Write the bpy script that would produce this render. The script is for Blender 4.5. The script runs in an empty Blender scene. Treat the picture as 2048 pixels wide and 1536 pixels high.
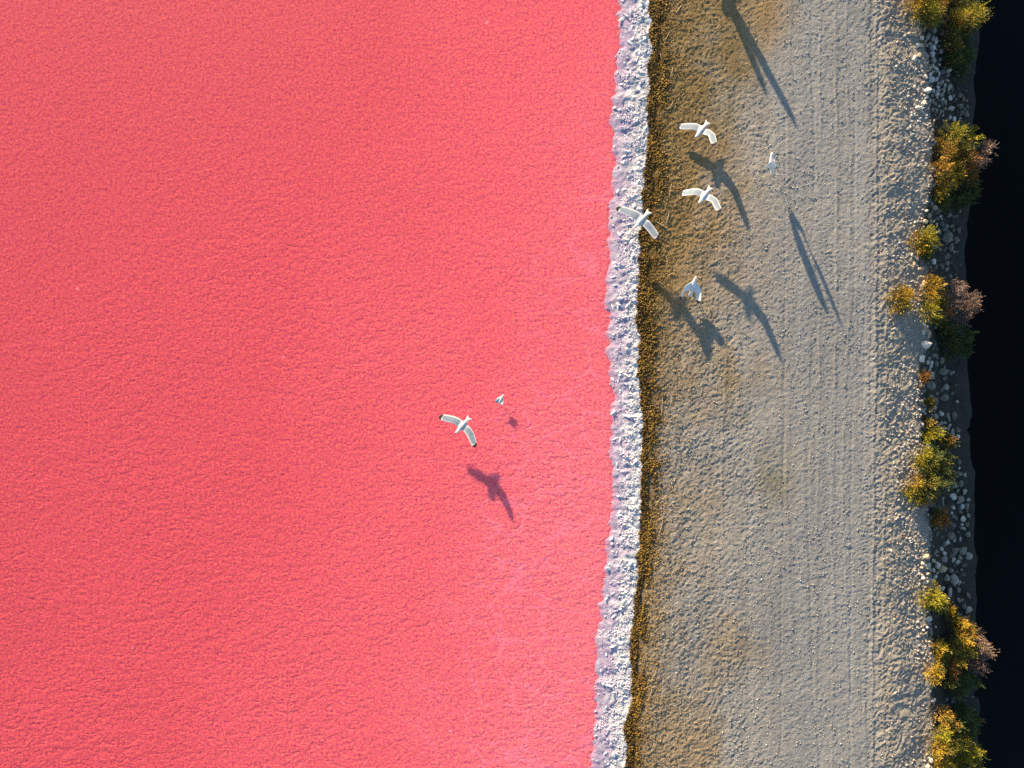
import bpy, bmesh, math, random
import numpy as np
from mathutils import Vector, Matrix

R = math.radians
sc = bpy.context.scene
col = sc.collection
random.seed(7)
rng = np.random.default_rng(11)

# ------------------------------------------------------------------ camera, sky, sun, exposure
CAM_H = 14.0                                   # drone looking straight down, 100 photo pixels to a metre on the track
cam_d = bpy.data.cameras.new('camera'); cam = bpy.data.objects.new('camera', cam_d); col.objects.link(cam)
cam.location = (0, 0, CAM_H); cam.rotation_euler = (0, 0, 0)
cam_d.sensor_width = 36; cam_d.lens = 36 * CAM_H / 20.48
cam_d.clip_start = 0.1; cam_d.clip_end = 2000
sc.camera = cam

SUN_EL = R(11.0)
SH = Vector((0.45, -0.893, 0)).normalized()    # the way shadows fall over the ground
world = bpy.data.worlds.new('World'); sc.world = world; world.use_nodes = True
wn = world.node_tree.nodes; wl = world.node_tree.links; wn.clear()
sky = wn.new('ShaderNodeTexSky'); sky.sky_type = 'NISHITA'; sky.sun_disc = False
sky.sun_elevation = SUN_EL
sky.sun_rotation = math.atan2(-SH.x, -SH.y)    # azimuth of the sun from north
sky.air_density = 1.0; sky.dust_density = 0.4; sky.ozone_density = 1.7
bg = wn.new('ShaderNodeBackground'); bg.inputs['Strength'].default_value = 0.09
wo = wn.new('ShaderNodeOutputWorld')
wl.new(sky.outputs[0], bg.inputs[0]); wl.new(bg.outputs[0], wo.inputs[0])

sun_d = bpy.data.lights.new('sun', 'SUN'); sun_d.energy = 5.0; sun_d.angle = R(0.9); sun_d.color = (1.0, 0.77, 0.50)
sun = bpy.data.objects.new('sun', sun_d); col.objects.link(sun)
ldir = Vector((SH.x * math.cos(SUN_EL), SH.y * math.cos(SUN_EL), -math.sin(SUN_EL)))
sun.rotation_euler = ldir.to_track_quat('-Z', 'Y').to_euler()
sun.location = (-8, 16, 10)

sc.view_settings.view_transform = 'Standard'; sc.view_settings.look = 'None'
sc.view_settings.gamma = 1.0; sc.view_settings.use_curve_mapping = False
sc.view_settings.exposure = 1.62
sc.render.engine = 'CYCLES'
sc.cycles.max_bounces = 4; sc.cycles.use_denoising = False

# ------------------------------------------------------------------ small helpers
def px2x(px, z=0.0): return (px - 1024) / 100.0 * (CAM_H - z) / CAM_H
def px2y(py, z=0.0): return (768 - py) / 100.0 * (CAM_H - z) / CAM_H

def sstep(a, b, x):
    t = np.clip((x - a) / (b - a), 0, 1); return t * t * (3 - 2 * t)

def _hash(ix, iy, s):
    h = (ix.astype(np.int64) * 374761393 + iy.astype(np.int64) * 668265263 + s * 2147483647) & 0xFFFFFFFF
    h = ((h ^ (h >> 13)) * 1274126177) & 0xFFFFFFFF
    return ((h ^ (h >> 16)) & 0xFFFF) / 65535.0

def vnoise(x, y, s=0):
    x = np.asarray(x, float); y = np.asarray(y, float)
    ix = np.floor(x); iy = np.floor(y); fx = x - ix; fy = y - iy
    fx = fx * fx * (3 - 2 * fx); fy = fy * fy * (3 - 2 * fy)
    a = _hash(ix, iy, s); b = _hash(ix + 1, iy, s); c = _hash(ix, iy + 1, s); d = _hash(ix + 1, iy + 1, s)
    return (a + (b - a) * fx) * (1 - fy) + (c + (d - c) * fx) * fy

def fbm(x, y, s=0, o=4, g=0.5):
    v = 0; amp = 1; tot = 0
    for i in range(o):
        v = v + amp * vnoise(x * 2 ** i + 13.7 * i, y * 2 ** i - 7.1 * i, s + i); tot += amp; amp *= g
    return v / tot

def tag(o, label=None, cat=None, group=None, kind=None):
    if label: o['label'] = label
    if cat: o['category'] = cat
    if group: o['group'] = group
    if kind: o['kind'] = kind
    return o

def empty(name, loc=(0, 0, 0), rz=0):
    e = bpy.data.objects.new(name, None); e.empty_display_size = 0.1
    e.location = loc; e.rotation_euler = (0, 0, rz); col.objects.link(e); return e

def mesh_np(name, V, F, smooth=True, colors=None):
    """V (n,3) and F (m,k) arrays -> mesh; colors (n,3) optional point colour attribute 'tint'."""
    V = np.asarray(V, np.float32); F = np.asarray(F, np.int32)
    me = bpy.data.meshes.new(name)
    m, k = F.shape
    me.vertices.add(len(V)); me.vertices.foreach_set('co', V.ravel())
    me.loops.add(m * k); me.loops.foreach_set('vertex_index', F.ravel())
    me.polygons.add(m); me.polygons.foreach_set('loop_start', np.arange(0, m * k, k, dtype=np.int32))
    try: me.polygons.foreach_set('loop_total', np.full(m, k, np.int32))
    except Exception: pass
    me.update(calc_edges=True)
    me.polygons.foreach_set('use_smooth', np.full(m, smooth, bool))
    if colors is not None:
        at = me.attributes.new('tint', 'FLOAT_COLOR', 'POINT')
        c4 = np.ones((len(V), 4), np.float32); c4[:, :3] = colors
        at.data.foreach_set('color', c4.ravel())
    me.update()
    return me

def obj(name, me, mat=None, parent=None):
    o = bpy.data.objects.new(name, me); col.objects.link(o)
    if mat: me.materials.append(mat)
    if parent: o.parent = parent
    return o

# ------------------------------------------------------------------ materials
def new_mat(name):
    m = bpy.data.materials.new(name); m.use_nodes = True
    nt = m.node_tree; nt.nodes.clear()
    out = nt.nodes.new('ShaderNodeOutputMaterial'); p = nt.nodes.new('ShaderNodeBsdfPrincipled')
    nt.links.new(p.outputs[0], out.inputs[0])
    return m, nt, p

def noise_node(nt, scale, detail=4, rough=0.55, vec=None, dist=0.0):
    n = nt.nodes.new('ShaderNodeTexNoise'); n.inputs['Scale'].default_value = scale
    n.inputs['Detail'].default_value = detail; n.inputs['Roughness'].default_value = rough
    n.inputs['Distortion'].default_value = dist
    if vec: nt.links.new(vec, n.inputs['Vector'])
    return n

def ramp(nt, fac, stops):
    r = nt.nodes.new('ShaderNodeValToRGB'); nt.links.new(fac, r.inputs[0])
    e = r.color_ramp.elements
    while len(e) > 1: e.remove(e[-1])
    e[0].position = stops[0][0]; e[0].color = (*stops[0][1], 1)
    for p, c in stops[1:]:
        x = e.new(p); x.color = (*c, 1)
    return r

def mixc(nt, a, b, fac, mode='MIX'):
    m = nt.nodes.new('ShaderNodeMix'); m.data_type = 'RGBA'; m.blend_type = mode
    for sock, v in ((m.inputs[6], a), (m.inputs[7], b)):
        if isinstance(v, tuple): sock.default_value = (*v, 1)
        else: nt.links.new(v, sock)
    if isinstance(fac, (int, float)): m.inputs[0].default_value = fac
    else: nt.links.new(fac, m.inputs[0])
    return m.outputs[2]

def bump(nt, h, strength, dist, p):
    b = nt.nodes.new('ShaderNodeBump'); b.inputs['Strength'].default_value = strength
    b.inputs['Distance'].default_value = dist; nt.links.new(h, b.inputs['Height'])
    nt.links.new(b.outputs[0], p.inputs['Normal']); return b

def wcoord(nt):
    g = nt.nodes.new('ShaderNodeNewGeometry'); return g.outputs['Position']

def math_node(nt, op, a, b=None):
    m = nt.nodes.new('ShaderNodeMath'); m.operation = op
    for i, v in enumerate((a, b)):
        if v is None: continue
        if isinstance(v, (int, float)): m.inputs[i].default_value = v
        else: nt.links.new(v, m.inputs[i])
    return m.outputs[0]

def tinted(name, rough=0.85, spec=0.2, nscale=30, namp=0.35, bscale=60, bdist=0.004, bstr=0.6, obj_random=0.0):
    """colour from the 'tint' attribute, broken up by noise"""
    m, nt, p = new_mat(name)
    a = nt.nodes.new('ShaderNodeAttribute'); a.attribute_name = 'tint'
    v = wcoord(nt)
    n = noise_node(nt, nscale, 5, 0.65, v)
    k = nt.nodes.new('ShaderNodeMapRange'); nt.links.new(n.outputs[0], k.inputs[0])
    k.inputs[1].default_value = 0.25; k.inputs[2].default_value = 0.75
    k.inputs[3].default_value = 1 - namp; k.inputs[4].default_value = 1 + namp
    vm = nt.nodes.new('ShaderNodeVectorMath'); vm.operation = 'SCALE'
    nt.links.new(a.outputs['Color'], vm.inputs[0]); nt.links.new(k.outputs[0], vm.inputs['Scale'])
    nt.links.new(vm.outputs[0], p.inputs['Base Color'])
    p.inputs['Roughness'].default_value = rough; p.inputs['Specular IOR Level'].default_value = spec
    if bstr > 0:
        nb = noise_node(nt, bscale, 5, 0.7, v); bump(nt, nb.outputs[0], bstr, bdist, p)
    return m

M = {}
M['soil'] = tinted('soil', 0.95, 0.1, 30, 0.22, 42, 0.022, 0.9)
M['wrack'] = tinted('wrack', 0.8, 0.25, 60, 0.3, 90, 0.003, 0.6)
M['salt'] = tinted('salt', 0.55, 0.4, 40, 0.10, 80, 0.004, 0.6)
M['pebble'] = tinted('pebble', 0.85, 0.2, 50, 0.25, 90, 0.003, 0.5)
M['leaf'] = tinted('leaf', 0.6, 0.25, 25, 0.2, 60, 0.0, 0.0)
M['feather'] = tinted('feather', 0.7, 0.2, 40, 0.06, 120, 0.002, 0.4)

def rock_material():
    m, nt, p = new_mat('rock')
    a = nt.nodes.new('ShaderNodeObjectInfo')
    tc = nt.nodes.new('ShaderNodeTexCoord'); v = wcoord(nt)
    n = noise_node(nt, 14, 6, 0.65, v, 0.4)
    n2 = noise_node(nt, 70, 4, 0.6, v)
    r = ramp(nt, n.outputs[0], [(0.25, (0.55, 0.53, 0.50)), (0.5, (0.86, 0.85, 0.83)), (0.72, (1.12, 1.08, 1.0))])
    r2 = ramp(nt, n2.outputs[0], [(0.3, (0.75, 0.75, 0.75)), (0.65, (1.1, 1.1, 1.1))])
    c = mixc(nt, r.outputs[0], r2.outputs[0], 1.0, 'MULTIPLY')
    c = mixc(nt, a.outputs['Color'], c, 1.0, 'MULTIPLY')
    nt.links.new(c, p.inputs['Base Color'])
    p.inputs['Roughness'].default_value = 0.88; p.inputs['Specular IOR Level'].default_value = 0.2
    h = math_node(nt, 'ADD', n.outputs[0], math_node(nt, 'MULTIPLY', n2.outputs[0], 0.4))
    bump(nt, h, 0.7, 0.02, p)
    return m
M['rock'] = rock_material()

def plain(name, c, rough=0.6, amp=0.2):
    m, nt, p = new_mat(name)
    n = noise_node(nt, 40, 4, 0.6, wcoord(nt))
    r = ramp(nt, n.outputs[0], [(0.3, tuple(x * (1 - amp) for x in c)), (0.7, tuple(min(1, x * (1 + amp)) for x in c))])
    nt.links.new(r.outputs[0], p.inputs['Base Color']); p.inputs['Roughness'].default_value = rough
    return m
M['bark'] = plain('bark', (0.13, 0.095, 0.07), 0.9, 0.35)
M['twig'] = plain('twig', (0.48, 0.34, 0.20), 0.85, 0.3)
M['bill'] = plain('bill', (0.10, 0.012, 0.01), 0.4)
M['leg'] = plain('leg', (0.20, 0.04, 0.03), 0.5)
M['eye'] = plain('eye', (0.01, 0.01, 0.01), 0.15)

def lake_material():
    m, nt, p = new_mat('pink_brine')
    v = wcoord(nt)
    # colour of the brine itself: redder where it is deep, pinker over the shallows next to the shore, streaked by currents
    sep = nt.nodes.new('ShaderNodeSeparateXYZ'); nt.links.new(v, sep.inputs[0])
    big = noise_node(nt, 0.25, 3, 0.5, v, 0.5)
    dx = math_node(nt, 'ADD', sep.outputs[0], math_node(nt, 'MULTIPLY', big.outputs[0], 4.0))
    dx = math_node(nt, 'ADD', dx, math_node(nt, 'MULTIPLY', sep.outputs[1], -0.30))
    k = nt.nodes.new('ShaderNodeMapRange'); nt.links.new(dx, k.inputs[0])
    k.inputs[1].default_value = -8; k.inputs[2].default_value = 4.6
    base = ramp(nt, k.outputs[0], [(0.0, (0.66, 0.084, 0.114)), (0.40, (0.71, 0.092, 0.122)), (0.72, (0.82, 0.122, 0.158)), (1.0, (0.90, 0.172, 0.220))])
    mp = nt.nodes.new('ShaderNodeMapping'); nt.links.new(v, mp.inputs[0])
    mp.inputs['Rotation'].default_value = (0, 0, R(-16)); mp.inputs['Scale'].default_value = (1.0, 1.8, 1.0)
    f1 = noise_node(nt, 20, 3, 0.75, v, 0.2)
    c1 = ramp(nt, f1.outputs[0], [(0.36, (0.68, 0.50, 0.90)), (0.5, (1.0, 1.0, 1.0)), (0.64, (1.12, 1.50, 1.0))])  # mottle: magenta shade and orange highlights of ripples put into the colour
    c = mixc(nt, base.outputs[0], c1.outputs[0], 1.0, 'MULTIPLY')
    # pale flecks of floating salt
    vo = nt.nodes.new('ShaderNodeTexVoronoi'); vo.inputs['Scale'].default_value = 0.85; nt.links.new(v, vo.inputs['Vector'])
    vr = ramp(nt, vo.outputs['Distance'], [(0.015, (1, 1, 1)), (0.04, (0, 0, 0))])
    c = mixc(nt, c, (0.92, 0.30, 0.36), math_node(nt, 'MULTIPLY', vr.outputs[0], 0.6))
    # thin pale scum lines in the shallows
    wn_ = noise_node(nt, 1.6, 4, 0.6, v); add = nt.nodes.new('ShaderNodeVectorMath'); add.operation = 'MULTIPLY_ADD'
    nt.links.new(wn_.outputs['Color'], add.inputs[0]); add.inputs[1].default_value = (0.9, 0.9, 0); nt.links.new(mp.outputs[0], add.inputs[2])
    ve = nt.nodes.new('ShaderNodeTexVoronoi'); ve.feature = 'DISTANCE_TO_EDGE'; ve.inputs['Scale'].default_value = 1.1; nt.links.new(add.outputs[0], ve.inputs['Vector'])
    er = ramp(nt, ve.outputs['Distance'], [(0.0, (1, 1, 1)), (0.045, (0, 0, 0))])
    near = nt.nodes.new('ShaderNodeMapRange'); nt.links.new(dx, near.inputs[0]); near.inputs[1].default_value = 1.2; near.inputs[2].default_value = 3.2; near.inputs[3].default_value = 0; near.inputs[4].default_value = 0.5
    c = mixc(nt, c, (0.90, 0.24, 0.36), math_node(nt, 'MULTIPLY', er.outputs[0], near.outputs[0]))
    nt.links.new(c, p.inputs['Base Color'])
    p.inputs['Roughness'].default_value = 0.55; p.inputs['Specular IOR Level'].default_value = 0.06
    p.subsurface_method = 'BURLEY'; p.inputs['Subsurface Weight'].default_value = 0.5
    p.inputs['Subsurface Radius'].default_value = (1.0, 0.55, 0.8); p.inputs['Subsurface Scale'].default_value = 0.30
    # ripples: short wavelets running across, a finer crinkle on top
    w1 = noise_node(nt, 5.6, 2, 0.55, mp.outputs[0], 0.9)
    w2 = noise_node(nt, 14, 2, 0.55, v, 0.3)
    w3 = noise_node(nt, 34, 2, 0.6, v, 0.0)
    calm = noise_node(nt, 0.30, 2, 0.5, v, 0.3)
    cm = nt.nodes.new('ShaderNodeMapRange'); nt.links.new(calm.outputs[0], cm.inputs[0])
    cm.inputs[1].default_value = 0.35; cm.inputs[2].default_value = 0.65; cm.inputs[3].default_value = 0.55; cm.inputs[4].default_value = 1.1
    gy = nt.nodes.new('ShaderNodeMapRange'); nt.links.new(math_node(nt, 'ADD', math_node(nt, 'MULTIPLY', sep.outputs[0], 0.35), math_node(nt, 'MULTIPLY', sep.outputs[1], -1.0)), gy.inputs[0])
    gy.inputs[1].default_value = -9; gy.inputs[2].default_value = 4; gy.inputs[3].default_value = 0.45; gy.inputs[4].default_value = 1.9
    waves = math_node(nt, 'MULTIPLY', cm.outputs[0], gy.outputs[0])
    ridg = math_node(nt, 'ABSOLUTE', math_node(nt, 'SUBTRACT', w1.outputs[0], 0.5))
    h = math_node(nt, 'MULTIPLY', math_node(nt, 'SUBTRACT', w1.outputs[0], math_node(nt, 'MULTIPLY', ridg, 0.35)), waves)
    h = math_node(nt, 'ADD', h, math_node(nt, 'MULTIPLY', w2.outputs[0], 0.42))
    h = math_node(nt, 'ADD', h, math_node(nt, 'MULTIPLY', w3.outputs[0], 0.10))
    bump(nt, h, 1.0, 0.0105, p)
    return m
M['lake'] = lake_material()

def ditch_material():
    m = bpy.data.materials.new('dark_ditch_water'); m.use_nodes = True; nt = m.node_tree; nt.nodes.clear()
    out = nt.nodes.new('ShaderNodeOutputMaterial')
    tr = nt.nodes.new('ShaderNodeBsdfTransparent'); tr.inputs[0].default_value = (0.16, 0.26, 0.22, 1)
    gl = nt.nodes.new('ShaderNodeBsdfGlossy'); gl.inputs['Roughness'].default_value = 0.0
    fr = nt.nodes.new('ShaderNodeFresnel'); fr.inputs[0].default_value = 1.25
    mx = nt.nodes.new('ShaderNodeMixShader')
    n = noise_node(nt, 3, 3, 0.5, wcoord(nt)); b = nt.nodes.new('ShaderNodeBump')
    b.inputs['Distance'].default_value = 0.004; b.inputs['Strength'].default_value = 0.2
    nt.links.new(n.outputs[0], b.inputs['Height'])
    nt.links.new(b.outputs[0], gl.inputs['Normal']); nt.links.new(b.outputs[0], fr.inputs['Normal'])
    nt.links.new(fr.outputs[0], mx.inputs[0]); nt.links.new(tr.outputs[0], mx.inputs[1]); nt.links.new(gl.outputs[0], mx.inputs[2])
    nt.links.new(mx.outputs[0], out.inputs[0])
    return m
M['ditch'] = ditch_material()

# ------------------------------------------------------------------ the lie of the land
LAKE_Z = -0.10
DITCH_Z = -0.90
SY = [-2000, 0, 100, 200, 300, 400, 500, 600, 700, 800, 900, 1000, 1100, 1200, 1250, 1300, 1350, 1400, 1450, 1500, 1536, 3500]
EDGE = [1245, 1237, 1235, 1228, 1224, 1222, 1216, 1212, 1215, 1224, 1222, 1220, 1213, 1203, 1197, 1194, 1193, 1190, 1190, 1188, 1186, 1180]
WR0 = [1305, 1298, 1300, 1298, 1292, 1283, 1280, 1272, 1276, 1282, 1282, 1283, 1276, 1268, 1266, 1262, 1262, 1260, 1248, 1250, 1252, 1250]
WR1 = [1328, 1323, 1327, 1323, 1317, 1311, 1306, 1299, 1301, 1305, 1303, 1300, 1295, 1286, 1284, 1281, 1281, 1276, 1268, 1273, 1276, 1276]
CY = [-2000, 0, 120, 230, 330, 420, 520, 620, 700, 760, 860, 960, 1040, 1130, 1210, 1300, 1400, 1536, 3500]
CREST = [1855, 1852, 1856, 1866, 1874, 1856, 1852, 1856, 1858, 1846, 1850, 1862, 1868, 1862, 1856, 1866, 1870, 1874, 1870]
WY = [-2000, 0, 150, 300, 500, 650, 800, 860, 1000, 1200, 1350, 1536, 3500]
WEDGE = [1950, 1956, 1947, 1950, 1928, 1932, 1940, 1947, 1946, 1953, 1958, 1956, 1950]

def shore_lines(Y):
    py = 768 - Y * 100
    e = px2x(np.interp(py, SY, EDGE), LAKE_Z); a = px2x(np.interp(py, SY, WR0)); b = px2x(np.interp(py, SY, WR1))
    wob = (fbm(Y * 3.1, Y * 0 + 3, 41, 4) - 0.5)
    return e + wob * 0.14 + (fbm(Y * 9, Y * 0 + 8, 47, 3) - 0.5) * 0.14, a + (fbm(Y * 11, Y * 0 + 6, 48, 3) - 0.5) * 0.08 + (fbm(Y * 4.0, Y * 0 + 9, 42, 4) - 0.5) * 0.12, b + 0.04 + wob * 0.14 + (fbm(Y * 7, Y * 0 + 4, 46, 3) - 0.5) * 0.16

def bank_lines(Y):
    py = 768 - Y * 100
    c = px2x(np.interp(py, CY, CREST)) + (fbm(Y * 2.0, Y * 0 + 5, 43, 4) - 0.5) * 0.22
    w = px2x(np.interp(py, WY, WEDGE), DITCH_Z) + (fbm(Y * 1.6, Y * 0 + 2, 44, 4) - 0.5) * 0.16
    return c, w

def land(X, Y, fine=True):
    X = np.asarray(X, float); Y = np.asarray(Y, float)
    Y1 = Y[:, :1] if Y.ndim == 2 else Y            # things that vary only along the dyke
    e, a, b = shore_lines(Y1); c, w = bank_lines(Y1)
    z = np.zeros(np.broadcast(X, Y).shape)
    # lake side
    t = (X - e) / np.maximum(a - e, 0.05)
    zl = np.where(X < e, LAKE_Z + 0.16 * (X - e), np.where(t < 1, LAKE_Z + (0.075) * np.clip(t, 0, 1) ** 0.8, LAKE_Z + 0.075 + 0.025 * sstep(0, 0.5, X - a)))
    zl = np.maximum(zl, -0.6)
    z = z + np.where(X < a + 0.6, zl, 0)
    # ditch side: steep upper bank, gentle wet toe, then the ditch bed and the far side
    u = (X - c) / np.maximum(w - c, 0.2)
    prof = np.where(u < 0.66, 0.80 * np.clip(u, 0, 1) / 0.66, 0.80 + 0.10 * (np.clip(u, 0, 1) - 0.66) / 0.34)
    prof = prof * sstep(-0.03, 0.05, u)
    zr = -prof - np.where(u > 1, np.minimum((X - w) * 0.75, 1.8), 0)
    zr = np.where(X > 19, zr + sstep(19, 23, X) * 3.3, zr)
    z = z + np.where(u > -0.1, zr, 0)
    z = z - 0.12 * sstep(-0.95, 0.05, X - c) * (1 - sstep(0.3, 0.7, u))
    if not fine: return z
    px = X * 100 + 1024
    py = 768 - Y * 100
    on = sstep(0, 0.4, X - a) * (1 - sstep(-0.2, 0.15, X - c))          # on the flat of the dyke
    z = z + on * (fbm(X * 0.8, Y * 0.5, 1, 3) - 0.5) * 0.05
    # gravelly crust: small clods everywhere, coarser next to the wrack and beside the track
    wx = X + (fbm(X * 5, Y * 5, 5, 3) - 0.5) * 0.16; wy = Y + (fbm(X * 5, Y * 5, 8, 3) - 0.5) * 0.16
    rx = wx * 0.80 + wy * 0.60; ry = -wx * 0.60 + wy * 0.80
    clod = np.abs(fbm(rx * 9.5, ry * 15, 11, 3, 0.6) - 0.5) * 2
    grain = fbm(rx * 15, ry * 27, 17, 3, 0.65) - 0.5
    left = 1 - sstep(1430, 1560, px + (fbm(X * 1.2, Y * 0.6, 3, 3) - 0.5) * 160)
    right = sstep(1722, 1770, px + (fbm(X * 2, Y * 0.7, 4, 3) - 0.5) * 30)
    track = 1 - np.maximum(left, right)
    z = z + on * (grain * (0.020 * left + 0.026 * right + 0.013 * track) + (0.35 - clod) * (0.009 * left + 0.026 * right + 0.003 * track))
    z = z + on * (fbm(rx * 23, ry * 36, 27, 2, 0.7) - 0.5) * (0.017 * left + 0.018 * right + 0.009 * track)
    z = z + on * (fbm(X * 4, Y * 2.4, 23, 2) - 0.5) * (0.012 * left + 0.030 * right + 0.005 * track)
    # wheel tracks: long grooves and ridges running with the dyke, two tread prints
    meander = (fbm(Y1 * 0.12, Y1 * 0 + 1, 31, 2) - 0.5) * 0.5
    s = px + meander * 60
    mean2 = (fbm(Y1 * 0.16 + 3, Y1 * 0 + 7, 33, 2) - 0.5) * 70; sA = px + mean2
    for k, (cx, wd, h) in enumerate([(1744, 1.6, 0.010), (1750, 2.0, -0.004), (1766, 2.0, 0.006), (1735, 3.0, -0.006), (1470, 2.0, 0.005), (1563, 2.2, -0.006),
                         (1600, 2.5, 0.004), (1632, 2.2, 0.005), (1642, 3.0, -0.006), (1664, 2.0, 0.006), (1688, 2.0, 0.005), (1700, 2.5, -0.006), (1712, 1.8, 0.005), (1722, 2.0, -0.004)]):
        br = sstep(0.30, 0.52, fbm(Y1 * 0.5 + k * 5, Y1 * 0 + k * 3.3, 60 + k, 3))
        if k < 2: br = np.maximum(br, 0.7)
        z = z + on * h * br * np.exp(-(((s if k < 4 or k % 2 else sA) - cx + (vnoise(Y1 * 2.2, Y1 * 0 + k, 90 + k) - 0.5) * 4) / wd) ** 2)
    for cx, wd, y0, y1, pitch in ((1652, 9, 430, 830, 0.085), (1730, 7, 800, 1536, 0.07), (1690, 9, 900, 1400, 0.09)):
        msk = np.exp(-((s - cx) / wd) ** 4) * sstep(y0, y0 + 80, py) * (1 - sstep(y1 - 80, y1, py))
        z = z + on * msk * 0.0032 * sstep(0.3, 0.6, fbm(X * 3, Y * 1.5, 77, 3)) * np.sin((Y + np.abs(s - cx) * 0.004) * 2 * np.pi / pitch)
    # rough bank
    bk = sstep(-0.05, 0.15, X - c) * (1 - sstep(-0.35, 0.05, X - w))
    z = z + bk * ((fbm(X * 3, Y * 3, 71, 4) - 0.5) * 0.14)
    toe = sstep(0.6, 0.8, u) * (1 - sstep(1.0, 1.2, u))
    z = z + toe * (fbm(X * 5, Y * 2, 75, 3) - 0.5) * 0.03
    # salt crust
    sc_ = sstep(-0.25, 0.1, X - e) * (1 - sstep(-0.03, 0.06, X - a))
    z = z + sc_ * ((fbm(X * 11, Y * 12, 81, 3, 0.65) - 0.5) * 0.045 * sstep(0.0, 0.35, X - e) + (fbm(X * 9, Y * 9, 85, 3) - 0.5) * 0.02 + (fbm(X * 3, Y * 7, 83, 2) - 0.5) * 0.02)
    return z

def ground_at(px, py, lift=0.0):
    """point of the ground that the photograph shows at a pixel"""
    z = 0.0
    for _ in range(8):
        x = px2x(px, z + lift); y = px2y(py, z + lift)
        z = 0.5 * z + 0.5 * float(land(np.array([x]), np.array([y]), False)[0])
    return x, y, float(land(np.array([x]), np.array([y]))[0])

def axis(lo, hi, step, far_lo, far_hi):
    f = np.arange(lo, hi + 1e-6, step)
    def outer(d):
        o = []; s = step * 3; p = 0
        while p < d: p = min(p + s, d); o.append(p); s *= 1.35
        return np.array(o)
    return np.concatenate([(lo - outer(lo - far_lo))[::-1], f, hi + outer(far_hi - hi)])

def grid_mesh(name, xs, ys, zf, colf=None):
    X, Y = np.meshgrid(xs, ys); Z = zf(X, Y)
    V = np.stack([X.ravel(), Y.ravel(), Z.ravel()], 1)
    nx = len(xs); ny = len(ys)
    i = (np.arange(ny - 1)[:, None] * nx + np.arange(nx - 1)[None, :]).ravel()
    F = np.stack([i, i + 1, i + nx + 1, i + nx], 1)
    return mesh_np(name, V, F, True, None if colf is None else colf(X.ravel(), Y.ravel(), Z.ravel()))

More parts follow.
